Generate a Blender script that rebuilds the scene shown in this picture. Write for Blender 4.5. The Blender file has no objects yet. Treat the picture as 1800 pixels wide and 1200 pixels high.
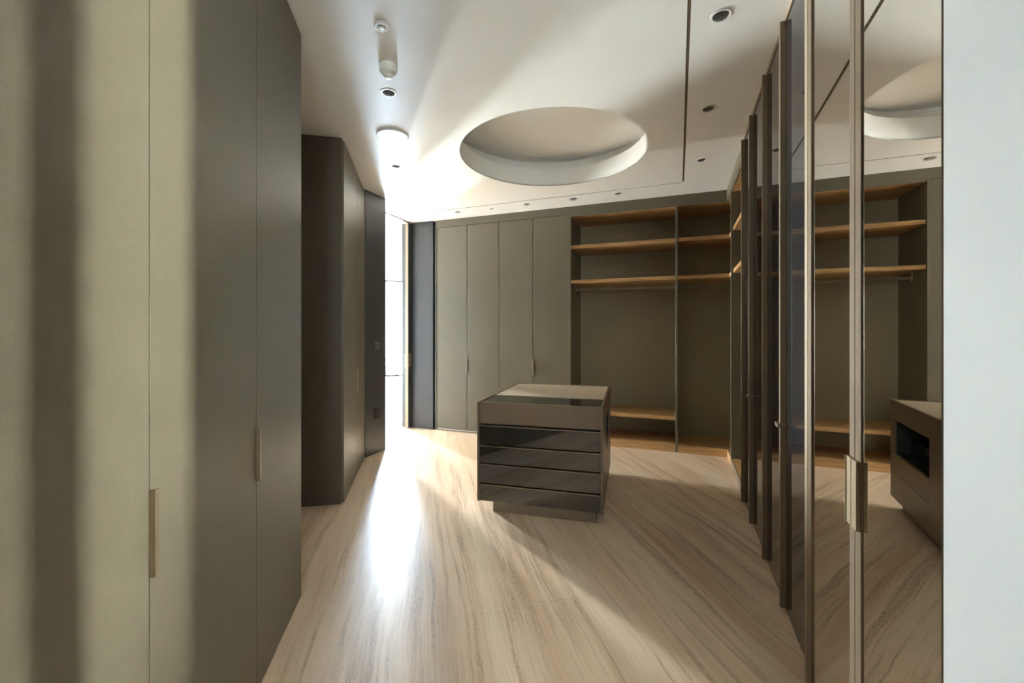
import bpy, bmesh, math, random
from mathutils import Vector
from math import pi, sin, cos, radians

scene = bpy.context.scene
COL = scene.collection
random.seed(7)

# ------------------------------------------------------------------ camera
cam_data = bpy.data.cameras.new('camera')
cam_data.sensor_width = 36.0
cam_data.lens = 753.6 / 1800.0 * 36.0
cam_data.shift_y = -18.3 / 1800.0
cam_data.clip_start = 0.02
cam = bpy.data.objects.new('camera', cam_data)
cam.location = (0, 0, 1.4)
cam.rotation_euler = (pi / 2, 0, 0)
COL.objects.link(cam)
scene.camera = cam

# ------------------------------------------------------------------ exposure, sky
scene.view_settings.view_transform = 'Standard'
scene.view_settings.look = 'None'
scene.view_settings.gamma = 1.0
scene.view_settings.use_curve_mapping = False
scene.view_settings.exposure = 0.56
scene.cycles.use_denoising = True
scene.cycles.denoiser = 'OPENIMAGEDENOISE'
scene.cycles.denoising_input_passes = 'RGB_ALBEDO_NORMAL'
scene.cycles.denoising_prefilter = 'ACCURATE'
scene.cycles.max_bounces = 14
scene.cycles.diffuse_bounces = 8
scene.cycles.glossy_bounces = 8
scene.cycles.transparent_max_bounces = 12
scene.cycles.caustics_reflective = True
scene.cycles.sample_clamp_indirect = 0.0
scene.cycles.blur_glossy = 0.0

scene.cycles.use_guiding = True
scene.cycles.guiding_training_samples = 48
FILL_PASS = 0.128        # sets added fill light: share passed by each face of the blind
SKY = 900.0
world = bpy.data.worlds.new('sky')
scene.world = world
world.use_nodes = True
wn = world.node_tree.nodes
wn['Background'].inputs[0].default_value = (0.90, 0.96, 1.0, 1)
wn['Background'].inputs[1].default_value = SKY

# ------------------------------------------------------------------ room frames
HC = 2.967                                  # ceiling height
TR, TL, TI = radians(21.2), radians(-11.8), radians(15.3)


class Frame:
    """plan axes: x = across, y = along, turned clockwise by t from world y"""
    def __init__(self, t):
        self.t = t
        self.a = (sin(t), cos(t))
        self.n = (cos(t), -sin(t))

    def P(self, x, y, z=0.0):
        return Vector((x * self.n[0] + y * self.a[0], x * self.n[1] + y * self.a[1], z))

    def inv(self, X, Y):
        return X * self.n[0] + Y * self.n[1], X * self.a[0] + Y * self.a[1]


FR = Frame(TR)      # right wall and back wall
FLF = Frame(TL)     # left wardrobes
FW = Frame(0.0)


# ------------------------------------------------------------------ daylight portals at the far windows
def portal(name, frame, x, y, z, sx, sz, facing):
    d = bpy.data.lights.new(name, 'AREA')
    d.shape = 'RECTANGLE'
    d.size, d.size_y = sx, sz
    d.cycles.is_portal = True
    o = bpy.data.objects.new(name, d)
    o.location = frame.P(x, y, z)
    o.rotation_euler = (pi / 2, 0, -frame.t + facing)
    COL.objects.link(o)
    return o


# ------------------------------------------------------------------ materials
def new_mat(name):
    m = bpy.data.materials.new(name)
    m.use_nodes = True
    nt = m.node_tree
    return m, nt, nt.nodes['Principled BSDF']


def srgb(r, g, b):
    f = lambda c: (c / 255 / 12.92) if c / 255 <= 0.04045 else ((c / 255 + 0.055) / 1.055) ** 2.4
    return (f(r), f(g), f(b), 1)


def N(nt, t, **kw):
    n = nt.nodes.new(t)
    for k, v in kw.items():
        setattr(n, k, v)
    return n


def mat_plain(name, col, rough=0.5, metal=0.0, noise=0.0, nscale=8.0, bump=0.0, bscale=300.0, ior=1.5):
    m, nt, b = new_mat(name)
    b.inputs['Roughness'].default_value = rough
    b.inputs['Metallic'].default_value = metal
    b.inputs['IOR'].default_value = ior
    tc = N(nt, 'ShaderNodeTexCoord')
    nz = N(nt, 'ShaderNodeTexNoise')
    nz.inputs['Scale'].default_value = nscale
    nz.inputs['Detail'].default_value = 4
    nt.links.new(tc.outputs['Object'], nz.inputs['Vector'])
    mr = N(nt, 'ShaderNodeMapRange')
    mr.inputs['To Min'].default_value = 1 - noise
    mr.inputs['To Max'].default_value = 1 + noise
    nt.links.new(nz.outputs['Fac'], mr.inputs['Value'])
    vm = N(nt, 'ShaderNodeVectorMath', operation='SCALE')
    vm.inputs[0].default_value = col[:3]
    nt.links.new(mr.outputs['Result'], vm.inputs['Scale'])
    nt.links.new(vm.outputs[0], b.inputs['Base Color'])
    if bump:
        n2 = N(nt, 'ShaderNodeTexNoise')
        n2.inputs['Scale'].default_value = bscale
        nt.links.new(tc.outputs['Object'], n2.inputs['Vector'])
        bp = N(nt, 'ShaderNodeBump')
        bp.inputs['Strength'].default_value = bump
        bp.inputs['Distance'].default_value = 0.001
        nt.links.new(n2.outputs['Fac'], bp.inputs['Height'])
        nt.links.new(bp.outputs[0], b.inputs['Normal'])
    return m


def mat_linen(name, col, rough=0.42):
    """woven laminate: fine crossing threads, slow tone drift"""
    m, nt, b = new_mat(name)
    tc = N(nt, 'ShaderNodeTexCoord')

    def stretched(sx, sy, sz, det=3):
        mp = N(nt, 'ShaderNodeMapping')
        mp.inputs['Scale'].default_value = (sx, sy, sz)
        nt.links.new(tc.outputs['Object'], mp.inputs['Vector'])
        nz = N(nt, 'ShaderNodeTexNoise')
        nz.inputs['Scale'].default_value = 1.0
        nz.inputs['Detail'].default_value = det
        nt.links.new(mp.outputs[0], nz.inputs['Vector'])
        return nz
    v = stretched(420, 420, 14)
    h = stretched(16, 16, 420)
    s = stretched(1.2, 1.2, 0.8, 5)
    add = N(nt, 'ShaderNodeMath', operation='ADD')
    nt.links.new(v.outputs['Fac'], add.inputs[0])
    nt.links.new(h.outputs['Fac'], add.inputs[1])
    mr = N(nt, 'ShaderNodeMapRange')
    mr.inputs['From Min'].default_value = 0.6
    mr.inputs['From Max'].default_value = 1.4
    mr.inputs['To Min'].default_value = 0.88
    mr.inputs['To Max'].default_value = 1.12
    nt.links.new(add.outputs[0], mr.inputs['Value'])
    mr2 = N(nt, 'ShaderNodeMapRange')
    mr2.inputs['To Min'].default_value = 0.93
    mr2.inputs['To Max'].default_value = 1.07
    nt.links.new(s.outputs['Fac'], mr2.inputs['Value'])
    mul = N(nt, 'ShaderNodeMath', operation='MULTIPLY')
    nt.links.new(mr.outputs[0], mul.inputs[0])
    nt.links.new(mr2.outputs[0], mul.inputs[1])
    vm = N(nt, 'ShaderNodeVectorMath', operation='SCALE')
    vm.inputs[0].default_value = col[:3]
    nt.links.new(mul.outputs[0], vm.inputs['Scale'])
    nt.links.new(vm.outputs[0], b.inputs['Base Color'])
    b.inputs['Roughness'].default_value = rough
    bp = N(nt, 'ShaderNodeBump')
    bp.inputs['Strength'].default_value = 0.08
    bp.inputs['Distance'].default_value = 0.0006
    nt.links.new(add.outputs[0], bp.inputs['Height'])
    nt.links.new(bp.outputs[0], b.inputs['Normal'])
    return m


def mat_wood(name, light, dark, along='x', rough=0.45):
    m, nt, b = new_mat(name)
    tc = N(nt, 'ShaderNodeTexCoord')
    mp = N(nt, 'ShaderNodeMapping')
    mp.inputs['Scale'].default_value = (1.5, 45, 45) if along == 'x' else (45, 1.5, 45)
    nt.links.new(tc.outputs['Object'], mp.inputs['Vector'])
    nz = N(nt, 'ShaderNodeTexNoise')
    nz.inputs['Scale'].default_value = 1.0
    nz.inputs['Detail'].default_value = 6
    nz.inputs['Distortion'].default_value = 0.6
    nt.links.new(mp.outputs[0], nz.inputs['Vector'])
    cr = N(nt, 'ShaderNodeValToRGB')
    cr.color_ramp.elements[0].position = 0.3
    cr.color_ramp.elements[0].color = dark
    cr.color_ramp.elements[1].position = 0.68
    cr.color_ramp.elements[1].color = light
    nt.links.new(nz.outputs['Fac'], cr.inputs[0])
    nt.links.new(cr.outputs[0], b.inputs['Base Color'])
    b.inputs['Roughness'].default_value = rough
    return m


def mat_travertine(name):
    m, nt, b = new_mat(name)
    L = nt.links
    geo = N(nt, 'ShaderNodeNewGeometry')
    rot = N(nt, 'ShaderNodeVectorRotate', rotation_type='Z_AXIS')
    rot.inputs['Angle'].default_value = TL
    L.new(geo.outputs['Position'], rot.inputs['Vector'])

    coord = [rot.outputs[0]]

    def noise(sx, sy, det=5, dist=0.0, rough=0.55, off=0.0):
        mp = N(nt, 'ShaderNodeMapping')
        mp.inputs['Scale'].default_value = (sx, sy, 1)
        mp.inputs['Location'].default_value = (off, off * 1.7, 0)
        L.new(coord[0], mp.inputs['Vector'])
        nz = N(nt, 'ShaderNodeTexNoise')
        nz.inputs['Scale'].default_value = 1.0
        nz.inputs['Detail'].default_value = det
        nz.inputs['Roughness'].default_value = rough
        nz.inputs['Distortion'].default_value = dist
        L.new(mp.outputs[0], nz.inputs['Vector'])
        return nz

    def ramp(src, stops):
        cr = N(nt, 'ShaderNodeValToRGB')
        e = cr.color_ramp.elements
        e[0].position, e[0].color = stops[0]
        e[1].position, e[1].color = stops[-1]
        for p, c in stops[1:-1]:
            k = e.new(p)
            k.color = c
        L.new(src, cr.inputs[0])
        return cr

    def mix(kind, fac, a, c):
        mx = N(nt, 'ShaderNodeMix', data_type='RGBA', blend_type=kind)
        if isinstance(fac, float):
            mx.inputs[0].default_value = fac
        else:
            L.new(fac, mx.inputs[0])
        L.new(a, mx.inputs[6])
        if isinstance(c, tuple):
            mx.inputs[7].default_value = c
        else:
            L.new(c, mx.inputs[7])
        return mx.outputs[2]

    # gentle sideways wander, so the veins wave
    wv = N(nt, 'ShaderNodeTexNoise')
    wv.inputs['Scale'].default_value = 1.0
    wv.inputs['Detail'].default_value = 3
    wm = N(nt, 'ShaderNodeMapping')
    wm.inputs['Scale'].default_value = (1.2, 0.9, 1)
    L.new(rot.outputs[0], wm.inputs['Vector'])
    L.new(wm.outputs[0], wv.inputs['Vector'])
    wr = N(nt, 'ShaderNodeMapRange')
    wr.inputs['To Min'].default_value = -0.06
    wr.inputs['To Max'].default_value = 0.06
    L.new(wv.outputs['Fac'], wr.inputs['Value'])
    wx = N(nt, 'ShaderNodeCombineXYZ')
    L.new(wr.outputs[0], wx.inputs['X'])
    wa = N(nt, 'ShaderNodeVectorMath', operation='ADD')
    L.new(rot.outputs[0], wa.inputs[0])
    L.new(wx.outputs[0], wa.inputs[1])
    coord[0] = wa.outputs[0]
    broad = noise(4.2, 0.10, 4, 0.0, 0.55)
    base = ramp(broad.outputs['Fac'], [(0.30, srgb(208, 179, 150)), (0.44, srgb(226, 200, 173)),
                                       (0.56, srgb(235, 213, 189)), (0.72, srgb(219, 192, 164))])
    fine = noise(44, 0.5, 7, 0.0, 0.62, 3.1)
    fr = ramp(fine.outputs['Fac'], [(0.30, (0.80, 0.765, 0.72, 1)), (0.47, (0.97, 0.96, 0.945, 1)), (0.68, (1, 1, 1, 1))])
    col = mix('MULTIPLY', 0.6, base.outputs[0], fr.outputs[0])
    thin = noise(160, 2.6, 5, 0.0, 0.65, 8.3)
    tr = ramp(thin.outputs['Fac'], [(0.34, (0.80, 0.765, 0.72, 1)), (0.5, (0.98, 0.975, 0.97, 1)), (0.7, (1, 1, 1, 1))])
    col = mix('MULTIPLY', 0.8, col, tr.outputs[0])
    # brown veins: ridges of a stretched noise, broken along their length
    vn = noise(5.5, 0.13, 5, 0.0, 0.6, 5.7)
    vr = ramp(vn.outputs['Fac'], [(0.462, (0, 0, 0, 1)), (0.494, (1, 1, 1, 1)), (0.506, (1, 1, 1, 1)), (0.535, (0, 0, 0, 1))])
    bk = noise(9.0, 0.9, 5, 0.0, 0.65, 1.3)
    br = ramp(bk.outputs['Fac'], [(0.40, (0, 0, 0, 1)), (0.60, (1, 1, 1, 1))])
    gr = noise(140, 30, 3, 0.0, 0.7, 4.4)
    gg = ramp(gr.outputs['Fac'], [(0.36, (0.25, 0.25, 0.25, 1)), (0.6, (1, 1, 1, 1))])
    vm = N(nt, 'ShaderNodeMath', operation='MULTIPLY')
    L.new(vr.outputs[0], vm.inputs[0])
    L.new(br.outputs[0], vm.inputs[1])
    vs = N(nt, 'ShaderNodeMath', operation='MULTIPLY')
    L.new(vm.outputs[0], vs.inputs[0])
    L.new(gg.outputs[0], vs.inputs[1])
    vh = N(nt, 'ShaderNodeMath', operation='MULTIPLY')
    L.new(vs.outputs[0], vh.inputs[0])
    vh.inputs[1].default_value = 0.72
    col = mix('MIX', vh.outputs[0], col, srgb(138, 108, 78))
    # crystalline speckle and pits
    coord[0] = rot.outputs[0]
    spk = noise(210, 110, 3, 0.0, 0.7, 6.1)
    sr = ramp(spk.outputs['Fac'], [(0.28, (0.86, 0.84, 0.82, 1)), (0.5, (1, 1, 1, 1)), (0.72, (1.05, 1.045, 1.04, 1))])
    col = mix('MULTIPLY', 0.9, col, sr.outputs[0])
    pit = noise(110, 55, 3, 0.0, 0.6, 2.2)
    pr = ramp(pit.outputs['Fac'], [(0.27, (0.5, 0.45, 0.4, 1)), (0.33, (1, 1, 1, 1)), (0.9, (1, 1, 1, 1))])
    col = mix('MULTIPLY', 0.8, col, pr.outputs[0])
    L.new(col, b.inputs['Base Color'])
    rm = N(nt, 'ShaderNodeMapRange')
    rm.inputs['To Min'].default_value = 0.30
    rm.inputs['To Max'].default_value = 0.44
    b.inputs['Specular IOR Level'].default_value = 0.28
    b.inputs['Coat Weight'].default_value = 0.4
    b.inputs['Coat Roughness'].default_value = 0.2
    b.inputs['Coat IOR'].default_value = 1.4
    L.new(fine.outputs['Fac'], rm.inputs['Value'])
    L.new(rm.outputs[0], b.inputs['Roughness'])
    bp = N(nt, 'ShaderNodeBump')
    bp.inputs['Strength'].default_value = 0.12
    bp.inputs['Distance'].default_value = 0.001
    L.new(pit.outputs['Fac'], bp.inputs['Height'])
    L.new(bp.outputs[0], b.inputs['Normal'])
    return m


def mat_glass_pane(name, tint=(0.95, 0.97, 0.96, 1)):
    m, nt, b = new_mat(name)
    nt.nodes.remove(b)
    out = nt.nodes['Material Output']
    tr = N(nt, 'ShaderNodeBsdfTransparent')
    tr.inputs[0].default_value = tint
    gl = N(nt, 'ShaderNodeBsdfGlossy')
    gl.inputs['Roughness'].default_value = 0.02
    fr = N(nt, 'ShaderNodeFresnel')
    fr.inputs['IOR'].default_value = 1.45
    mx = N(nt, 'ShaderNodeMixShader')
    nt.links.new(fr.outputs[0], mx.inputs[0])
    nt.links.new(tr.outputs[0], mx.inputs[1])
    nt.links.new(gl.outputs[0], mx.inputs[2])
    nt.links.new(mx.outputs[0], out.inputs['Surface'])
    return m


def mat_fill_dimmer(name):
    """added unseen sheet: sets how much sky the fill window lets in"""
    m, nt, b = new_mat(name)
    nt.nodes.remove(b)
    tr = N(nt, 'ShaderNodeBsdfTransparent')
    tr.inputs[0].default_value = (FILL_PASS, FILL_PASS * 0.985, FILL_PASS * 0.965, 1)
    nt.links.new(tr.outputs[0], nt.nodes['Material Output'].inputs['Surface'])
    return m


M = {
    'linen': mat_linen('taupe_woven_laminate', srgb(101, 94, 76), 0.40),
    'linen_in': mat_linen('taupe_woven_lining', srgb(150, 139, 112), 0.55),
    'carcass': mat_plain('dark_carcass', srgb(70, 62, 52), 0.6, noise=0.06),
    'grey': mat_plain('dark_grey_lacquer', srgb(62, 61, 62), 0.36, noise=0.03),
    'black': mat_plain('black_reveal', srgb(20, 19, 18), 0.6),
    'bronze': mat_plain('champagne_bronze', srgb(150, 133, 110), 0.34, metal=0.75, noise=0.05, bump=0.05),
    'bronze_stile': mat_plain('bronze_stile', srgb(112, 97, 79), 0.32, metal=0.5, noise=0.05),
    'bronze_dark': mat_plain('dark_bronze', srgb(138, 122, 102), 0.36, metal=0.3, noise=0.05),
    'mirror': mat_plain('bronze_tinted_mirror', (0.93, 0.905, 0.85, 1), 0.0, metal=1.0, noise=0.004),
    'smoke': mat_plain('smoked_reflective_glass', (0.016, 0.015, 0.016, 1), 0.0, ior=1.65),
    'smoke_drawer': mat_plain('smoked_drawer_glass', (0.016, 0.015, 0.013, 1), 0.02, ior=2.2),
    'taupe': mat_plain('taupe_lacquer', srgb(112, 96, 78), 0.38, noise=0.03),
    'leather': mat_plain('beige_leather', srgb(176, 160, 138), 0.5, noise=0.04, bump=0.15, bscale=500),
    'white': mat_plain('white_wall_paint', srgb(214, 214, 210), 0.65, noise=0.01),
    'wall_right': mat_plain('grey_white_wall_paint', srgb(184, 187, 187), 0.65, noise=0.01),
    'ceiling': mat_plain('ceiling_plaster', srgb(226, 225, 222), 0.6, noise=0.012, nscale=3),
    'plastic': mat_plain('white_plastic', srgb(222, 221, 218), 0.4),
    'plastic_grey': mat_plain('grey_baffle', srgb(150, 148, 144), 0.4, metal=0.3),
    'lens': mat_plain('lamp_lens', srgb(110, 110, 108), 0.2),
    'wood_x': mat_wood('oak_along', srgb(200, 158, 106), srgb(150, 112, 70), 'x'),
    'wood_y': mat_wood('oak_across', srgb(200, 158, 106), srgb(150, 112, 70), 'y'),
    'floor': mat_travertine('vein_cut_travertine'),
    'grout': mat_plain('grout', srgb(168, 146, 120), 0.8),
    'chrome': mat_plain('brushed_nickel', srgb(190, 182, 168), 0.3, metal=0.9),
    'pane': mat_glass_pane('window_glass'),
    'dimmer': mat_fill_dimmer('fill_dimmer'),
    'lounge': mat_plain('lounge_wall_covering', srgb(112, 113, 115), 0.7, noise=0.03),
    'pane_tinted': mat_glass_pane('tinted_window_glass', (0.53, 0.59, 0.65, 1)),
    'jamb': mat_plain('grey_jamb_lacquer', srgb(52, 52, 54), 0.45, noise=0.03),
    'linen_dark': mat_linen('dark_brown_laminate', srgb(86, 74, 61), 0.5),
    'frame': mat_plain('grey_window_frame', srgb(120, 122, 124), 0.4, metal=0.4),
    'terrace': mat_plain('pale_terrace_stone', srgb(205, 200, 190), 0.7, noise=0.05),
    'led': mat_plain('pale_button', srgb(190, 188, 184), 0.35),
}


# ------------------------------------------------------------------ mesh helpers
def add_box(bm, x0, x1, y0, y1, z0, z1, bevel=0.0):
    vs = [bm.verts.new((x, y, z)) for x in (x0, x1) for y in (y0, y1) for z in (z0, z1)]
    idx = [(0, 1, 3, 2), (4, 6, 7, 5), (0, 4, 5, 1), (2, 3, 7, 6), (0, 2, 6, 4), (1, 5, 7, 3)]
    fs = [bm.faces.new([vs[i] for i in q]) for q in idx]
    if bevel > 0:
        es = {e for f in fs for e in f.edges}
        bmesh.ops.bevel(bm, geom=list(es), offset=bevel, segments=1, affect='EDGES', clamp_overlap=True)


def add_lathe(bm, prof, c=(0, 0, 0), seg=40):
    rings = []
    for r, z in prof:
        if r < 1e-6:
            rings.append([bm.verts.new((c[0], c[1], c[2] + z))])
        else:
            rings.append([bm.verts.new((c[0] + r * cos(2 * pi * k / seg), c[1] + r * sin(2 * pi * k / seg), c[2] + z))
                          for k in range(seg)])
    for a, b in zip(rings, rings[1:]):
        for k in range(seg):
            k2 = (k + 1) % seg
            if len(a) == 1 and len(b) == 1:
                continue
            if len(a) == 1:
                bm.faces.new((a[0], b[k2], b[k]))
            elif len(b) == 1:
                bm.faces.new((a[k], a[k2], b[0]))
            else:
                bm.faces.new((a[k], a[k2], b[k2], b[k]))


def add_prism(bm, pts, z0, z1):
    lo = [bm.verts.new((x, y, z0)) for x, y in pts]
    hi = [bm.verts.new((x, y, z1)) for x, y in pts]
    bm.faces.new(lo[::-1])
    bm.faces.new(hi)
    n = len(pts)
    for i in range(n):
        bm.faces.new((lo[i], lo[(i + 1) % n], hi[(i + 1) % n], hi[i]))


def finish(bm, name, mat, smooth=False, recalc=True):
    if recalc:
        bmesh.ops.recalc_face_normals(bm, faces=bm.faces)
    me = bpy.data.meshes.new(name)
    bm.to_mesh(me)
    bm.free()
    me.materials.append(mat)
    if smooth:
        for p in me.polygons:
            p.use_smooth = True
        try:
            me.set_sharp_from_angle(angle=radians(35))
        except Exception:
            pass
    return me


def link(name, me, parent=None):
    o = bpy.data.objects.new(name, me)
    COL.objects.link(o)
    if parent is not None:
        o.parent = parent
    return o


def tag(o, label=None, cat=None, group=None, kind=None):
    if label:
        o['label'] = label
    if cat:
        o['category'] = cat
    if group:
        o['group'] = group
    if kind:
        o['kind'] = kind
    return o


class Unit:
    """An Empty at a thing's base; parts are given in the plan frame's own x, y, z."""
    def __init__(self, name, frame, x, y, z=0.0, label=None, cat=None, group=None, kind=None):
        self.o = (x, y, z)
        self.frame = frame
        e = bpy.data.objects.new(name, None)
        e.empty_display_size = 0.1
        e.location = frame.P(x, y, z)
        e.rotation_euler = (0, 0, -frame.t)
        COL.objects.link(e)
        tag(e, label, cat, group, kind)
        self.root = e

    def boxes(self, name, mat, boxes, parent=None, bevel=0.001, label=None):
        bm = bmesh.new()
        ox, oy, oz = self.o
        for x0, x1, y0, y1, z0, z1 in boxes:
            add_box(bm, x0 - ox, x1 - ox, y0 - oy, y1 - oy, z0 - oz, z1 - oz, bevel)
        o = link(name, finish(bm, name, mat), parent or self.root)
        if label:
            o['label'] = label
        return o

    def lathe(self, name, mat, prof, c, parent=None, seg=40):
        bm = bmesh.new()
        ox, oy, oz = self.o
        add_lathe(bm, prof, (c[0] - ox, c[1] - oy, c[2] - oz), seg)
        return link(name, finish(bm, name, mat, smooth=True), parent or self.root)

    def prism(self, name, mat, pts, z0, z1, parent=None):
        bm = bmesh.new()
        ox, oy, oz = self.o
        add_prism(bm, [(x - ox, y - oy) for x, y in pts], z0 - oz, z1 - oz)
        return link(name, finish(bm, name, mat), parent or self.root)


def structure(name, frame, mat, boxes, bevel=0.0):
    """one structural mesh whose boxes are given in a plan frame"""
    x0, x1, y0, y1, z0, z1 = boxes[0]
    o = ((x0 + x1) / 2, (y0 + y1) / 2, z0)
    bm = bmesh.new()
    for b in boxes:
        add_box(bm, b[0] - o[0], b[1] - o[0], b[2] - o[1], b[3] - o[1], b[4] - o[2], b[5] - o[2], bevel)
    ob = link(name, finish(bm, name, mat))
    ob.location = frame.P(*o)
    ob.rotation_euler = (0, 0, -frame.t)
    ob['kind'] = 'structure'
    return ob


# ================================================================== SETTING
# ---- floor: grout bed with vein-cut slabs laid along the left wardrobes
bm = bmesh.new()
bl = [FLF.P(x, y) for x, y in ((-7, -3.6), (5.8, -3.6), (5.8, 14), (-7, 14))]
add_prism(bm, [(p.x, p.y) for p in bl], -0.06, -0.0015)
floor = link('floor', finish(bm, 'floor', M['grout']))
floor['kind'] = 'structure'


def room_has(p):
    n, s = FR.inv(p.x, p.y)
    ln, la = FLF.inv(p.x, p.y)
    main = -3.9 < n < 0.9 and -2.6 < s < 5.6 and ln > -1.0
    main = main or (n < 2.6 and -3.2 < s < 1.0 and ln > -0.8 and la > -2.3)
    passage = -2.9 < ln <= -0.6 and 2.0 < la < 4.0
    far = -5.6 < ln < 0.1 and la < 14.1 and s > 4.0 and n < -3.3
    return main or passage or far


WS, LS = 0.5, 1.65
tile_bm = bmesh.new()
add_box(tile_bm, -WS / 2 + 0.0002, WS / 2 - 0.0002, -LS / 2 + 0.0006, LS / 2 - 0.0006, -0.02, 0.0)
tile_me = finish(tile_bm, 'floor_tile', M['floor'])
offs = {0: 2.545, 1: 2.11}
for i in range(-12, 10):
    x = -0.43 + WS * i + WS / 2
    off = offs.get(i, 2.545 + (i * 0.62) % LS)
    for j in range(-4, 9):
        y = off + LS * j + LS / 2
        pts = [FLF.P(x + dx, y + dy) for dx in (-.25, 0, .25) for dy in (-.8, -.4, 0, .4, .8)]
        if any(room_has(p) for p in pts):
            t = link('floor_tile', tile_me, floor)
            t.location = FLF.P(x, y)
            t.rotation_euler = (0, 0, -TL)

# ---- ceiling: one sheet with holes for the round recess, the slots and the recessed lamps
DOME = (0.358, 3.815)
DOME_R = 0.817
downlights = [  # n, s, label
    (0.198, 2.363, 'recessed downlight nearest the camera in the row beside the mirrored doors'),
    (0.200, 3.320, 'middle recessed downlight of the row beside the mirrored doors'),
    (0.203, 4.291, 'recessed downlight nearest the open corner shelves, beside the long vent'),
    (-2.705, 5.005, 'recessed downlight nearest the doorway, above the first closed wardrobe door'),
    (-1.747, 5.010, 'recessed downlight above the closed wardrobe doors, near the open shelves'),
    (-0.636, 4.994, 'recessed downlight above the wide open shelf bay at the back'),
    (-1.777, 2.336, 'recessed downlight with white ring between smoke detector and large white disc'),
    (-2.503, 3.401, 'small dark-centred downlight nearest the bright doorway, beyond the white disc'),
]
SLOT = (0.041, 0.058, -0.6, 4.845)          # long vent slot  (n0, n1, s0, s1)
GAP = (-3.03, 0.0405, 4.861, 4.877)        # fine shadow gap


def poly_spline(cu, pts):
    sp = cu.splines.new('POLY')
    sp.points.add(len(pts) - 1)
    for q, p in zip(sp.points, pts):
        q.co = (p[0], p[1], 0, 1)
    sp.use_cyclic_u = True


cu = bpy.data.curves.new('ceiling', 'CURVE')
cu.dimensions = '2D'
cu.fill_mode = 'BOTH'
cu.extrude = 0.006
poly_spline(cu, [FLF.P(x, y)[:2] for x, y in ((-6.2, -3.4), (5.6, -3.4), (5.6, 14.0), (-6.2, 14.0))])
poly_spline(cu, [(DOME[0] + DOME_R * cos(2 * pi * k / 128), DOME[1] + DOME_R * sin(2 * pi * k / 128)) for k in range(128)])
for n, s, _ in downlights:
    c = FR.P(n, s)
    poly_spline(cu, [(c.x + 0.0425 * cos(2 * pi * k / 32), c.y + 0.0425 * sin(2 * pi * k / 32)) for k in range(32)])
for n0, n1, s0, s1 in (SLOT, GAP):
    poly_spline(cu, [FR.P(n, s)[:2] for n, s in ((n0, s0), (n1, s0), (n1, s1), (n0, s1))])
tmp = bpy.data.objects.new('ceiling_outline', cu)
COL.objects.link(tmp)
dg = bpy.context.evaluated_depsgraph_get()
me = bpy.data.meshes.new_from_object(tmp.evaluated_get(dg))
bpy.data.objects.remove(tmp)
me.materials.clear()
me.materials.append(M['ceiling'])
ceiling = link('ceiling', me)
ceiling.location.z = HC + 0.006
ceiling['kind'] = 'structure'

bm = bmesh.new()
add_lathe(bm, [(DOME_R + 0.002, 0.0), (DOME_R, 0.0), (DOME_R, 0.18), (DOME_R + 0.12, 0.18), (DOME_R + 0.12, 0.30), (0, 0.30)], (0, 0, 0), 128)
rec = link('recess', finish(bm, 'recess', M['ceiling'], smooth=True, recalc=False), ceiling)
rec.location = (DOME[0], DOME[1], -0.006)

# ---- walls
H = HC + 0.02
structure('wall_right', FR, M['wall_right'], [(0.470, 0.62, 0.50, 1.056, 0, H)])
structure('wall_behind_wardrobes', FR, M['white'], [(1.13, 1.25, -0.2, 6.05, 0, H)])
structure('wall_back', FR, M['white'], [(-3.69, 1.13, 5.93, 6.05, 0, H)])
FX0, FX1, FY = -0.56, 0.70, -2.2
structure('wall_front', FLF, M['white'], [(-1.5, FX0, FY - 0.1, FY, 0, H), (FX1, 5.2, FY - 0.1, FY, 0, H), (FX0, FX1, FY - 0.1, FY, 0, 0.9), (FX0, FX1, FY - 0.1, FY, 2.8, H)])
structure('wall_vestibule', FR, M['white'], [(2.6, 2.72, -3.6, 1.06, 0, H), (0.62, 2.6, 0.94, 1.058, 0, H)])
w = Unit('window_4', FLF, 0.07, FY, 0.9, kind='structure')     # unseen window and dimming sheet, added behind the camera as soft fill
w.boxes('frame_rail', M['frame'], [(FX0, FX1, FY - 0.08, FY - 0.02, 0.9, 0.94), (FX0, FX1, FY - 0.08, FY - 0.02, 2.76, 2.8)])
w.boxes('mullion', M['frame'], [(FX0, FX0 + 0.03, FY - 0.08, FY - 0.02, 0.94, 2.76), (FX1 - 0.03, FX1, FY - 0.08, FY - 0.02, 0.94, 2.76)])
w.boxes('pane', M['pane'], [(FX0 + 0.03, FX1 - 0.03, FY - 0.055, FY - 0.049, 0.94, 2.76)], bevel=0)
w.boxes('fill_dimmer', M['dimmer'], [(FX0, FX1, FY - 0.012, FY - 0.011, 0.9, 2.8)], bevel=0)
portal('window_portal', FLF, 0.07, FY - 0.12, 1.85, 1.3, 1.95, 0)
structure('wall_left', FLF, M['linen'], [(-1.36, -1.25, -2.3, 2.40, 0, H), (-1.25, -0.623, -2.2, 0.49, 0, H),
                                         (-1.36, -1.25, 3.70, 5.10, 0, H)])
structure('wall_passage', FLF, M['white'], [(-2.75, -2.63, 2.2, 3.9, 0, H), (-2.63, -1.25, 2.28, 2.40, 0, H),
                                            (-2.63, -1.25, 3.70, 3.82, 0, H)])
bm = bmesh.new()
add_prism(bm, [(a + 3.4, b - 4.0) for a, b in ((-3.23, 3.838), (-3.23, 4.190), (-3.60, 4.190), (-3.60, 3.600))], 0, HC)
nib = link('wall_doorway', finish(bm, 'wall_doorway', M['grey']))
nib.location = FR.P(-3.4, 4.0)
nib.rotation_euler = (0, 0, -TR)
nib['kind'] = 'structure'
structure('wall_lounge', FR, M['lounge'], [(-9.3, -3.60, 4.06, 4.190, 0, H), (-3.78, -3.69, 5.30, 5.93, 0, H)])
structure('wall_lounge_right', FLF, M['white'], [(-0.215, -0.10, 6.75, 14.0, 0, H)])
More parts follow.
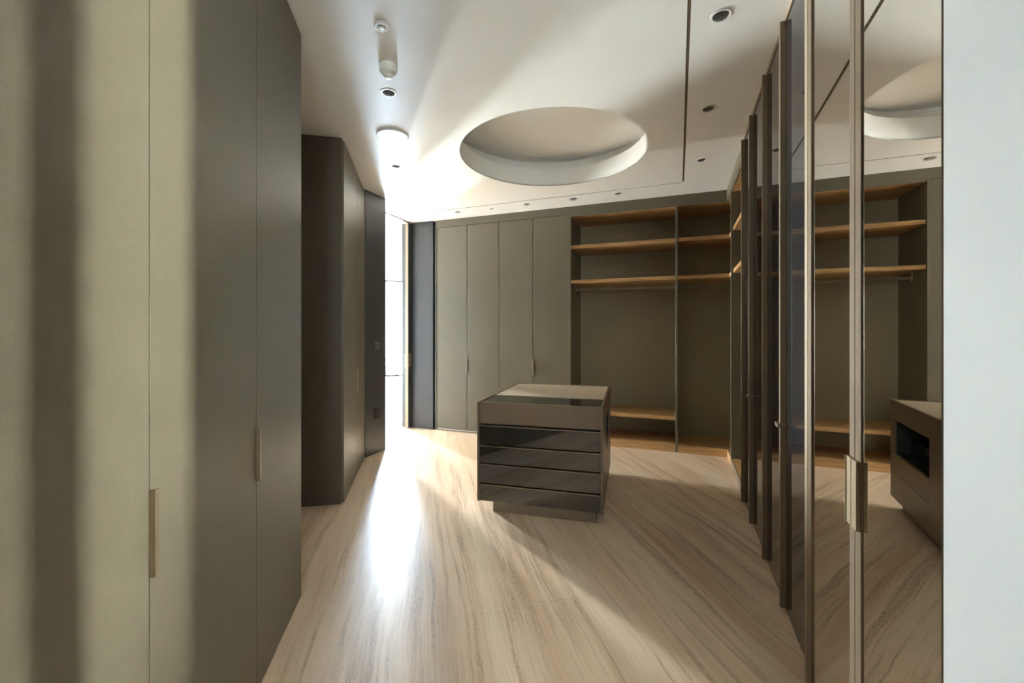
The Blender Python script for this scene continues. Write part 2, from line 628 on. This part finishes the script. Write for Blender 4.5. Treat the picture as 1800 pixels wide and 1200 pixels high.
SX0, SX1 = 9.10, 9.33
structure('wall_lounge_left', FLF, M['lounge'], [(-5.5, -5.36, 8.1, SX0, 0, H), (-5.5, -5.36, SX1, 14.0, 0, H)])
w = Unit('window_5', FLF, -5.43, (SX0 + SX1) / 2, 0, kind='structure')      # narrow side window of the lounge
w.boxes('frame_rail', M['frame'], [(-5.46, -5.40, SX0, SX1, 0, 0.05), (-5.46, -5.40, SX0, SX1, HC - 0.05, HC)])
w.boxes('mullion', M['frame'], [(-5.46, -5.40, SX0, SX0 + 0.03, 0.05, HC - 0.05), (-5.46, -5.40, SX1 - 0.03, SX1, 0.05, HC - 0.05)])
w.boxes('pane', M['pane'], [(-5.436, -5.430, SX0 + 0.03, SX1 - 0.03, 0.05, HC - 0.05)], bevel=0)
portal('window_portal', FLF, -5.51, (SX0 + SX1) / 2, HC / 2, SX1 - SX0, HC, -pi / 2)

# ---- far wall of the lounge, three tall windows, two unseen and placed by the light they throw
WY = 13.75
WINS = [(-1.15, -0.215, -0.79), (-2.15, -1.87, None), (-3.98, -3.22, None)]
piers = [(-5.5, WINS[2][0]), (WINS[2][1], WINS[1][0]), (WINS[1][1], WINS[0][0])]
structure('wall_lounge_far', FLF, M['white'], [(xa, xb, WY, WY + 0.25, 0, H) for xa, xb in piers])
for k, (xa, xb, xm) in enumerate(WINS):
    w = Unit('window_%d' % (k + 1), FLF, (xa + xb) / 2, WY, 0, kind='structure')
    w.boxes('frame_rail', M['black'], [(xa, xb, WY + 0.02, WY + 0.08, 0.0, 0.05), (xa, xb, WY + 0.02, WY + 0.08, HC - 0.05, HC)])
    cuts = [xa + 0.02, xb - 0.02] if xm is None else [xa + 0.02, xm, xb - 0.02]
    for x in cuts:
        w.boxes('mullion', M['black'], [(x - 0.025, x + 0.025, WY + 0.02, WY + 0.08, 0.05, HC - 0.05)])
    for x, y in zip(cuts, cuts[1:]):
        w.boxes('pane', M['pane_tinted' if k == 0 else 'pane'], [(x + 0.02, y - 0.02, WY + 0.04, WY + 0.046, 0.05, HC - 0.05)], bevel=0)
    portal('window_portal', FLF, (xa + xb) / 2, WY + 0.26, HC / 2, xb - xa, HC, pi)
structure('terrace', FLF, M['terrace'], [(-14, 8, 14.02, 24, -0.2, -0.05)])

# ---- trims
structure('trim_1', FR, M['linen'], [(-3.224, 0.51, 5.298, 5.35, 2.866, HC)])                    # cornice over the back run
structure('trim_2', FR, M['linen'], [(0.502, 0.55, 3.92, 5.298, 2.866, HC)])                     # cornice over the open return bay
structure('trim_3', FR, M['bronze_dark'], [(0.494, 0.53, 1.066, 3.92, 2.936, HC)])               # rail over the glass doors
structure('trim_4', FR, M['jamb'], [(-3.69, -3.256, 5.283, 5.32, 0, HC)], 0.001)                 # grey jamb panel
structure('trim_5', FR, M['black'], [(-3.69, -3.20, 5.325, 5.93, 0, HC)])                        # dark reveal beside it
structure('trim_6', FR, M['bronze_dark'], [(-3.645, -3.605, 4.190, 5.28, HC - 0.014, HC)])       # sliding door track
structure('trim_7', FR, M['grey'], [(-3.78, -3.69, 5.278, 5.30, 0, HC)])                  # pocket door post
structure('trim_8', FR, M['black'], [(GAP[0], GAP[1], GAP[2] + 0.0003, GAP[3] - 0.0003, HC + 0.002, HC + 0.02)])
structure('trim_9', FR, M['bronze_dark'], [(0.505, 0.54, 1.066, 3.92, 0, 0.022)])                # floor rail under glass doors

door = Unit('door_1', FR, -3.64, 5.24, 0, kind='structure')
door.boxes('panel', M['jamb'], [(-3.664, -3.612, 5.200, 5.93, 0.008, 2.945)], bevel=0.002)
door.boxes('edge_strip', M['bronze_dark'], [(-3.661, -3.615, 5.196, 5.200, 0.01, 2.943)])
door.boxes('pull_plate', M['bronze_dark'], [(-3.668, -3.608, 5.188, 5.262, 0.885, 1.078)])

# ================================================================== WARDROBES
def edge_pull(u, parent, axis, x, y, z0, z1, mat=None):
    """slim vertical lip standing 14 mm proud of a door's edge"""
    mat = mat or M['bronze']
    if axis == 'L':      # left wardrobes: out is +x, leaf runs along +y
        return u.boxes('handle', mat, [(x, x + 0.014, y - 0.004, y + 0.0015, z0, z1), (x + 0.0105, x + 0.014, y + 0.0015, y + 0.011, z0, z1),
                                       (x - 0.02, x + 0.002, y - 0.004, y - 0.0005, z0, z1)], parent, 0.0004)
    return u.boxes('handle', mat, [(x - 0.004, x + 0.0015, y - 0.016, y, z0, z1), (x + 0.0015, x + 0.012, y - 0.016, y - 0.0125, z0, z1)], parent, 0.0004)


LX = -0.623


def left_wardrobe(y0, y1, label, handle=True, end_panel=False):
    u = Unit('wardrobe', FLF, LX - 0.3, (y0 + y1) / 2, 0, label, 'wardrobe', 'wardrobes along the left side')
    u.boxes('body', M['carcass'], [(-1.24, LX - 0.024, y0 + 0.001, y1 - (0.021 if end_panel else 0.001), 0, HC - 0.003)])
    ye = y1 - 0.003 if end_panel else y1 - 0.0015
    d = u.boxes('door', M['linen'], [(LX - 0.022, LX, y0 + 0.0015, ye, 0.012, HC - 0.012)], bevel=0.0012)
    if end_panel:
        u.boxes('side_panel', M['linen'], [(-1.24, LX - 0.023, y1 - 0.020, y1, 0, HC - 0.003)])
        u.boxes('edge_trim', M['bronze'], [(LX - 0.022, LX, y1 - 0.0025, y1, 0.012, HC - 0.012)], bevel=0.0003)
    if handle:
        edge_pull(u, d, 'L', LX, y0, 0.826, 1.029)
    return u


left_wardrobe(0.495, 1.152, 'nearest pale wardrobe door at the left edge, banded with light', handle=False)
left_wardrobe(1.152, 1.810, 'tall wardrobe door with the nearest vertical handle, half lit')
left_wardrobe(1.810, 2.429, 'tall shaded wardrobe door at the end, with the second handle', end_panel=True)

u = Unit('wardrobe', FLF, LX - 0.3, 4.37, 0, 'tall two-door wardrobe beyond the dark recess, beside the grey doorway panel',
         'wardrobe', 'wardrobes along the left side')
u.boxes('body', M['carcass'], [(-1.24, LX - 0.024, 3.699, 4.962, 0, HC - 0.003)])
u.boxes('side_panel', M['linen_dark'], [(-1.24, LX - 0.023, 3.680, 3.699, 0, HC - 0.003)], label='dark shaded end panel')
d0 = u.boxes('door', M['linen'], [(LX - 0.022, LX, 3.680, 4.366, 0.012, HC - 0.03)], bevel=0.0012)
d1 = u.boxes('door', M['linen'], [(LX - 0.022, LX, 4.370, 4.960, 0.012, HC - 0.03)], bevel=0.0012)
edge_pull(u, d1, 'L', LX, 4.368, 0.826, 1.029)

# ---- back run, closed pairs
SB = 5.298


def back_wardrobe(n0, n1, label):
    mid = (n0 + n1) / 2
    u = Unit('wardrobe', FR, mid, SB + 0.3, 0, label, 'wardrobe', 'closed wardrobes along the back')
    u.boxes('body', M['carcass'], [(n0, n1, SB + 0.024, 5.92, 0.0, 2.866)])
    dl = u.boxes('door', M['linen'], [(n0 + 0.003, mid - 0.003, SB, SB + 0.022, 0.03, 2.862)], bevel=0.001)
    dr = u.boxes('door', M['linen'], [(mid + 0.003, n1 - 0.003, SB, SB + 0.022, 0.03, 2.862)], bevel=0.001)
    edge_pull(u, dr, 'S', mid, SB, 0.824, 1.028, M['bronze_dark'])
    u.boxes('toe_strip', M['chrome'], [(n0 + 0.001, n1 - 0.001, SB + 0.004, SB + 0.022, 0.010, 0.026)], bevel=0.0005)
    return u


back_wardrobe(-3.200, -2.243, 'closed back wardrobe with two tall doors, nearest the doorway')
back_wardrobe(-2.243, -1.284, 'closed back wardrobe with two tall doors, behind the island')
u = Unit('cover_panel', FR, -3.212, SB, 0, 'slim pale cover strip at the doorway end of the back wardrobes', 'panel')
u.boxes('strip', M['linen'], [(-3.224, -3.202, SB - 0.006, 5.32, 0, 2.866)])

# ---- back run, wide open bay
TOPZ = (2.838, 2.866)


def shelf_board(u, name, n0, n1, y0, y1, z1, th=0.042, mat=None):
    return u.boxes(name, mat or M['wood_x'], [(n0, n1, y0, y1, z1 - th, z1)], bevel=0.001)


u = Unit('open_wardrobe', FR, -0.64, SB + 0.3, 0, 'wide open wardrobe bay with two high oak shelves, hanging rail and low bench', 'wardrobe')
u.boxes('side_panel', M['linen'], [(-1.284, -1.262, SB - 0.004, 5.90, 0, 2.866)])
u.boxes('side_panel', M['linen'], [(-0.030, -0.006, SB, 5.90, 0, 2.866)])
u.boxes('back_panel', M['linen_in'], [(-1.262, -0.030, 5.885, 5.90, 0.0, 2.866)], bevel=0)
u.boxes('top_panel', M['wood_x'], [(-1.262, -0.030, SB + 0.012, 5.885, 2.838, 2.866)])
u.boxes('top_edge', M['linen'], [(-1.262, -0.030, SB, SB + 0.012, 2.838, 2.866)], bevel=0.0006)
shelf_board(u, 'shelf', -1.262, -0.030, SB + 0.022, 5.885, 2.478)
shelf_board(u, 'shelf', -1.262, -0.030, SB + 0.022, 5.885, 2.042)
shelf_board(u, 'bench_shelf', -1.262, -0.030, SB + 0.03, 5.885, 0.405)
u.boxes('floor_board', M['wood_x'], [(-1.262, -0.030, SB + 0.012, 5.885, 0.060, 0.085)])
u.boxes('plinth', M['wood_x'], [(-1.262, -0.030, SB, SB + 0.012, 0.0, 0.085)], bevel=0.0006)
rail = u.boxes('hanging_rail', M['bronze_dark'], [(-1.255, -0.037, SB + 0.275, SB + 0.290, 1.925, 1.955)], bevel=0.003)
for x0 in (-1.262, -0.046):
    u.boxes('rail_bracket', M['bronze_dark'], [(x0, x0 + 0.016, SB + 0.262, SB + 0.303, 1.915, 2.0)], rail)

# ---- corner bay (L shaped boards) and the bay on the right wall
u = Unit('corner_wardrobe', FR, 0.55, SB + 0.3, 0, 'open corner wardrobe bay with angled oak shelves and hanging rail', 'wardrobe')
NW = 0.508


def ell(n0, y_lo, f):
    return [(n0, SB + f), (NW + f, SB + f), (NW + f, y_lo), (1.10, y_lo), (1.10, 5.885), (n0, 5.885)]


u.boxes('back_panel', M['linen_in'], [(-0.006, 1.115, 5.885, 5.90, 0, 2.866)], bevel=0)
u.boxes('side_panel', M['linen_in'], [(1.10, 1.115, 4.96, 5.885, 0, 2.866)], bevel=0)
u.prism('top_panel', M['wood_x'], ell(-0.006, 4.965, 0.012), 2.838, 2.866)
u.boxes('top_edge', M['linen'], [(-0.006, NW + 0.012, SB, SB + 0.012, 2.838, 2.866), (NW, NW + 0.012, 4.965, SB, 2.838, 2.866)], bevel=0.0006)
for z in (2.478, 2.042):
    u.prism('shelf', M['wood_x'], ell(-0.006, 4.965, 0.022), z - 0.042, z)
u.prism('floor_board', M['wood_x'], ell(-0.006, 4.965, 0.012), 0.060, 0.085)
u.boxes('plinth', M['wood_x'], [(-0.006, NW + 0.012, SB, SB + 0.012, 0, 0.085), (NW, NW + 0.012, 4.965, SB, 0, 0.085)], bevel=0.0006)
rail = u.boxes('hanging_rail', M['bronze_dark'], [(0.0, 1.09, SB + 0.275, SB + 0.290, 1.925, 1.955)], bevel=0.003)
u.boxes('rail_bracket', M['bronze_dark'], [(-0.006, 0.010, SB + 0.262, SB + 0.303, 1.915, 2.0)], rail)

u = Unit('open_wardrobe', FR, 0.8, 4.45, 0, 'narrow open shelf bay between the last glass door and the corner', 'wardrobe')
u.boxes('side_panel', M['linen'], [(NW - 0.002, 1.115, 4.941, 4.963, 0, 2.866)])
u.boxes('side_panel', M['linen'], [(NW - 0.004, 1.115, 3.928, 3.950, 0, 2.866)])
u.boxes('back_panel', M['linen_in'], [(1.10, 1.115, 3.950, 4.941, 0, 2.866)], bevel=0)
u.boxes('top_panel', M['wood_y'], [(NW + 0.012, 1.10, 3.950, 4.941, 2.838, 2.866)])
u.boxes('top_edge', M['linen'], [(NW, NW + 0.012, 3.950, 4.941, 2.838, 2.866)], bevel=0.0006)
for z in (2.478, 2.042):
    u.boxes('shelf', M['wood_y'], [(NW + 0.022, 1.10, 3.950, 4.941, z - 0.042, z)])
u.boxes('floor_board', M['wood_y'], [(NW + 0.012, 1.10, 3.950, 4.941, 0.060, 0.085)])
u.boxes('plinth', M['taupe'], [(NW, NW + 0.012, 3.950, 4.941, 0, 0.085)], bevel=0.0006)

# ---- right wall: mirrored pair, then two pairs of smoked glass doors
RJ = [1.058, 1.490, 1.968, 2.492, 2.972, 3.490, 3.912]


def right_carcass(u, s0, s1):
    u.boxes('body', M['carcass'], [(0.530, 1.115, s0 + 0.001, s1 - 0.001, 0.0, 2.934)])


def mirror_door(u, s0, s1, wl, wr, handle_at=None, toe=0.0):
    f = u.boxes('door', M['bronze_stile'], [(0.4685, 0.500, s0 + 0.0015, s0 + wl, 0.022, 2.932), (0.4685, 0.500, s1 - wr, s1 - 0.0015, 0.022, 2.932)], bevel=0.0015)
    a, b = s0 + wl, s1 - wr          # the panes hang a touch out of true
    t = toe * (b - a) / 2
    u.prism('mirror_pane', M['mirror'], [(0.472 - t, a), (0.500, a), (0.500, b), (0.472 + t, b)], 0.024, 2.930, f)
    if handle_at == 'far':
        u.boxes('handle', M['bronze'], [(0.4590, 0.4690, s1 - 0.038, s1 - 0.002, 0.844, 1.038)], f, 0.0008)
    if handle_at == 'near':
        u.boxes('handle', M['bronze'], [(0.4590, 0.4690, s0 + 0.002, s0 + 0.038, 0.844, 1.038), (0.4560, 0.4600, s0 + 0.034, s0 + 0.038, 0.844, 1.038)], f, 0.0008)
    return f


u = Unit('mirrored_wardrobe', FR, 0.8, 1.52, 0, 'wardrobe with two clear mirror doors beside the white wall', 'wardrobe')
right_carcass(u, RJ[0], RJ[2])
mirror_door(u, RJ[0], RJ[1], 0.003, 0.042, 'far', 0.003)
mirror_door(u, RJ[1], RJ[2], 0.042, 0.046, 'near', 0.012)
u.boxes('filler', M['carcass'], [(0.500, 0.530, RJ[0] + 0.002, RJ[2] - 0.002, 0.022, 2.93)])


def glass_wardrobe(s0, sm, s1, label, first_wide=False):
    u = Unit('glass_wardrobe', FR, 0.8, sm, 0, label, 'wardrobe', 'smoked glass wardrobes on the right')
    right_carcass(u, s0, s1)
    for k, (a, b) in enumerate(((s0, sm), (sm, s1))):
        wa = 0.042 if (first_wide and k == 0) else 0.013
        na = 0.468 if (first_wide and k == 0) else 0.474
        f = u.boxes('door', M['bronze_dark'], [(na, 0.520, a + 0.0015, a + wa, 0.022, 2.945), (0.474, 0.520, b - 0.013, b - 0.0015, 0.022, 2.945)], bevel=0.001)
        u.boxes('glass_pane', M['smoke'], [(0.499, 0.520, a + wa, b - 0.013, 0.030, 2.930)], f, bevel=0)
        z = 0.930
        if k == 0:
            u.boxes('handle', M['bronze_dark'], [(0.458, 0.500, b - 0.030, b - 0.004, z - 0.010, z + 0.010), (0.458, 0.470, b - 0.034, b - 0.0005, z - 0.008, z + 0.008)], f, 0.002)
        else:
            u.boxes('handle', M['bronze_dark'], [(0.458, 0.500, a + 0.004, a + 0.030, z - 0.010, z + 0.010), (0.458, 0.470, a + 0.0005, a + 0.034, z - 0.008, z + 0.008)], f, 0.002)
    return u


glass_wardrobe(RJ[2], RJ[3], RJ[4], 'smoked glass double-door wardrobe next to the mirror doors', True)
glass_wardrobe(RJ[4], RJ[5], RJ[6], 'smoked glass double-door wardrobe nearest the open shelf corner')

# ================================================================== ISLAND
FI = Frame(TI)
ix, iy = FI.inv(-0.27, 3.32)
W_, D_ = 0.955, 1.235
x0, x1, y0, y1 = ix, ix + W_, iy, iy + D_
zb, zt = 0.088, 0.855
u = Unit('dresser_island', FI, (x0 + x1) / 2, (y0 + y1) / 2, 0,
         'freestanding dresser island with smoked glass drawers and glass and leather top', 'dresser')
T = 0.018
u.boxes('plinth', M['taupe'], [(x0 + 0.115, x1 - 0.055, y0 + 0.045, y1 - 0.08, 0, zb)])
u.boxes('side_panel', M['taupe'], [(x0, x0 + T, y0, y1, zb, zt)], label='left side panel')
# right side panel with its open niche and a flush drawer front
na, nb, nz0, nz1, dz0 = y0 + 0.46, y1 - 0.075, 0.445, 0.705, 0.285
u.boxes('side_panel', M['taupe'], [(x1 - T, x1, y0, na, zb, zt), (x1 - T, x1, nb, y1, zb, zt), (x1 - T, x1, na, nb, nz1, zt), (x1 - T, x1, na, nb, zb, dz0)],
        bevel=0.0006, label='right side panel with open niche')
u.boxes('side_drawer', M['taupe'], [(x1 - T, x1, na + 0.002, nb - 0.002, dz0 + 0.002, nz0 - 0.002)])
u.boxes('niche', M['black'], [(x1 - 0.40, x1 - T, na - 0.012, na, dz0, zt - 0.13), (x1 - 0.40, x1 - T, nb, nb + 0.012, dz0, zt - 0.13),
                              (x1 - 0.40, x1 - T, na, nb, nz0 - 0.014, nz0 - 0.002), (x1 - 0.40, x1 - T, na, nb, nz1, nz1 + 0.012),
                              (x1 - 0.41, x1 - 0.40, na - 0.012, nb + 0.012, dz0, zt - 0.13)], bevel=0)
u.boxes('niche_drawer', M['smoke_drawer'], [(x1 - 0.12, x1 - 0.105, na + 0.002, nb - 0.002, nz0, nz0 + 0.12)])
u.boxes('back_panel', M['taupe'], [(x0 + T, x1 - T, y1 - T, y1, zb, zt)])
u.boxes('carcass', M['carcass'], [(x0 + T, x1 - 0.415, y0 + 0.10, y1 - T, zb, zt - 0.05), (x1 - 0.415, x1 - T, y0 + 0.10, na - 0.013, zb, zt - 0.05),
                                  (x1 - 0.415, x1 - T, na - 0.013, y1 - T, zb, dz0 - 0.002)], bevel=0)
u.boxes('top_front', M['taupe'], [(x0 + T + 0.001, x1 - T - 0.001, y0 + 0.004, y0 + 0.024, 0.689, zt - 0.003)])
# top: display glass at the front, leather pad at the back, slim rim
yg = y0 + 0.385
u.boxes('display_glass', M['smoke_drawer'], [(x0 + T + 0.001, x1 - T - 0.001, y0 + 0.012, yg - 0.001, zt - 0.016, zt - 0.006)], bevel=0.0006)
u.boxes('leather_top', M['leather'], [(x0 + T + 0.001, x1 - T - 0.001, yg + 0.001, y1 - T - 0.001, zt - 0.018, zt - 0.004)], bevel=0.002)
u.boxes('divider_strip', M['chrome'], [(x0 + T + 0.001, x1 - T - 0.001, yg - 0.001, yg + 0.001, zt - 0.016, zt - 0.003)], bevel=0)
zs = [0.683, 0.527, 0.383, 0.2285, 0.090]
for a, b in zip(zs, zs[1:]):
    d = u.boxes('drawer', M['carcass'], [(x0 + T + 0.003, x1 - T - 0.003, y0 + 0.020, y0 + 0.10, b + 0.004, a - 0.022)], bevel=0)
    u.boxes('glass_front', M['smoke_drawer'], [(x0 + T + 0.002, x1 - T - 0.002, y0 + 0.004, y0 + 0.020, b + 0.002, a - 0.0165)], d, bevel=0.0004)
    u.boxes('pull_lip', M['bronze'], [(x0 + T + 0.002, x1 - T - 0.002, y0 + 0.001, y0 + 0.018, a - 0.016, a - 0.009)], d, bevel=0.0006)

# ================================================================== CEILING FITTINGS
def downlight(n, s, label):
    u = Unit('downlight', FR, n, s, HC, label, 'downlight', 'recessed ceiling downlights')
    c = (n, s, HC)
    u.lathe('trim_ring', M['plastic'], [(0.0495, 0.0), (0.0485, -0.003), (0.0395, -0.003), (0.0385, 0.004)], c)
    u.lathe('baffle', M['plastic_grey'], [(0.0385, 0.004), (0.037, 0.02), (0.033, 0.045), (0.0, 0.045)], c)
    u.lathe('lens', M['lens'], [(0.026, 0.044), (0.0255, 0.030), (0.0, 0.028)], c)


for n, s, lb in downlights:
    downlight(n, s, lb)

u = Unit('linear_vent', FR, 0.05, 2.1, HC, 'long narrow slot vent with perforated grille in the ceiling', 'vent')
n0, n1, s0, s1 = SLOT
u.boxes('channel', M['black'], [(n0 - 0.003, n0 - 0.0005, s0, s1, HC + 0.001, HC + 0.05), (n1 + 0.0005, n1 + 0.003, s0, s1, HC + 0.001, HC + 0.05),
                                (n0 - 0.003, n1 + 0.003, s0, s1, HC + 0.05, HC + 0.053), (n0 - 0.003, n1 + 0.003, s0 - 0.003, s0, HC + 0.012, HC + 0.053),
                                (n0 - 0.003, n1 + 0.003, s1, s1 + 0.003, HC + 0.012, HC + 0.053)], bevel=0)
u.boxes('end_clip', M['chrome'], [(n0 + 0.001, n1 - 0.001, s1 - 0.045, s1 - 0.003, HC + 0.001, HC + 0.004)])
bm = bmesh.new()
pitch = 0.0187
ny = int((s1 - 0.05 - s0) / pitch)
for k in range(ny + 1):          # rungs and stiles of a perforated strip: two rows of square holes
    y = s0 + k * pitch
    add_box(bm, n0 - 0.05, n1 - 0.05, y - 2.1, y + 0.0095 - 2.1, 0.002, 0.0035)
for xa, xb in ((n0, n0 + 0.0022), (0.0468, 0.0522), (n1 - 0.0022, n1)):
    add_box(bm, xa - 0.05, xb - 0.05, s0 - 2.1, s1 - 0.05 - 2.1, 0.0018, 0.0036)
g = link('grille', finish(bm, 'grille', M['bronze_dark']), u.root)
g['kind'] = 'stuff'

# smoke detector
sd = FR.inv(-0.732, 2.535)
u = Unit('smoke_detector', FR, sd[0], sd[1], HC, 'white domed smoke detector with dark slots, casting a long shadow', 'detector')
c = (sd[0], sd[1], HC)
u.lathe('base', M['plastic'], [(0.0, 0.0), (0.052, 0.0), (0.053, -0.006), (0.053, -0.016), (0.050, -0.022), (0.0, -0.022)], c)
u.lathe('head', M['plastic'], [(0.049, -0.020), (0.050, -0.034), (0.046, -0.042), (0.036, -0.046), (0.0, -0.046)], c)
u.lathe('core', M['black'], [(0.030, -0.046), (0.025, -0.060), (0.0, -0.060)], c)
bm = bmesh.new()
for k in range(20):
    a = 2 * pi * k / 20
    ca, sa = cos(a), sin(a)
    w = 0.0035
    v = []
    for r, z in ((0.044, -0.042), (0.024, -0.064), (0.019, -0.062), (0.036, -0.042)):
        v.append(((r * ca - w * sa, r * sa + w * ca, z), (r * ca + w * sa, r * sa - w * ca, z)))
    vv = [[bm.verts.new(p) for p in q] for q in v]
    for i in range(4):
        p, q = vv[i], vv[(i + 1) % 4]
        bm.faces.new((p[0], p[1], q[1], q[0]))
    bm.faces.new([p[0] for p in vv])
    bm.faces.new([p[1] for p in vv][::-1])
link('rib_cage', finish(bm, 'rib_cage', M['plastic']), u.root)
u.lathe('tip', M['plastic'], [(0.027, -0.060), (0.024, -0.067), (0.012, -0.071), (0.0, -0.072)], c)

dc = FR.inv(-0.669, 2.2)
u = Unit('motion_sensor', FR, dc[0], dc[1], HC, 'small round white sensor with grey centre, nearest ceiling fitting on the left', 'sensor')
c = (dc[0], dc[1], HC)
u.lathe('rim', M['plastic'], [(0.0, 0.0), (0.038, 0.0), (0.038, -0.008), (0.034, -0.012), (0.025, -0.012), (0.0245, -0.009)], c)
u.lathe('sensor_lens', M['plastic_grey'], [(0.0245, -0.009), (0.02, -0.0115), (0.0, -0.0125)], c)

sc = FR.inv(-0.957, 3.436)
u = Unit('ceiling_speaker', FR, sc[0], sc[1], HC, 'large flat white round speaker cover on the ceiling', 'speaker')
c = (sc[0], sc[1], HC)
u.lathe('rim', M['plastic'], [(0.112, 0.0), (0.123, 0.0), (0.123, -0.010), (0.121, -0.013), (0.118, -0.013), (0.117, -0.011)], c, seg=64)
u.lathe('grille_cover', M['plastic'], [(0.117, -0.011), (0.1, -0.013), (0.0, -0.014)], c, seg=64)

u = Unit('sprinkler_cover', FR, -1.166, 5.003, HC, 'flat grey round cover plate between two downlights by the open shelves', 'sprinkler')
u.lathe('plate', M['plastic_grey'], [(0.0, 0.0), (0.042, 0.0), (0.042, -0.004), (0.040, -0.006), (0.0, -0.006)], (-1.166, 5.003, HC))
u = Unit('sensor_cap', FR, -2.230, 5.024, HC, 'tiny round cap between the two downlights over the closed doors', 'sensor')
u.lathe('cap', M['plastic_grey'], [(0.0, 0.0), (0.022, 0.0), (0.022, -0.003), (0.020, -0.005), (0.0, -0.005)], (-2.230, 5.024, HC))

# ================================================================== SWITCHES ON THE GREY PANEL
u = Unit('keypad', FR, -3.23, 4.03, 1.235, 'small wall keypad with a grid of pale buttons on the dark grey panel', 'keypad')
u.boxes('plate', M['grey'], [(-3.230, -3.222, 3.984, 4.076, 1.187, 1.282)], bevel=0.001)
for i in range(3):
    for j in range(3):
        yy, zz = 4.004 + i * 0.026, 1.207 + j * 0.027
        u.boxes('button', M['led'], [(-3.222, -3.219, yy - 0.005, yy + 0.005, zz - 0.005, zz + 0.005)], bevel=0.0008)
u = Unit('wall_socket', FR, -3.23, 4.03, 0.453, 'black power socket low on the dark grey panel', 'socket')
u.boxes('plate', M['black'], [(-3.230, -3.222, 3.984, 4.076, 0.398, 0.512)], bevel=0.001)
u.boxes('rocker', M['grey'], [(-3.222, -3.218, 4.042, 4.058, 0.476, 0.498)], bevel=0.001)
u.boxes('pin_hole', M['carcass'], [(-3.2222, -3.2215, 4.025, 4.033, 0.452, 0.472), (-3.2222, -3.2215, 4.010, 4.022, 0.428, 0.435), (-3.2222, -3.2215, 4.036, 4.048, 0.428, 0.435)], bevel=0)
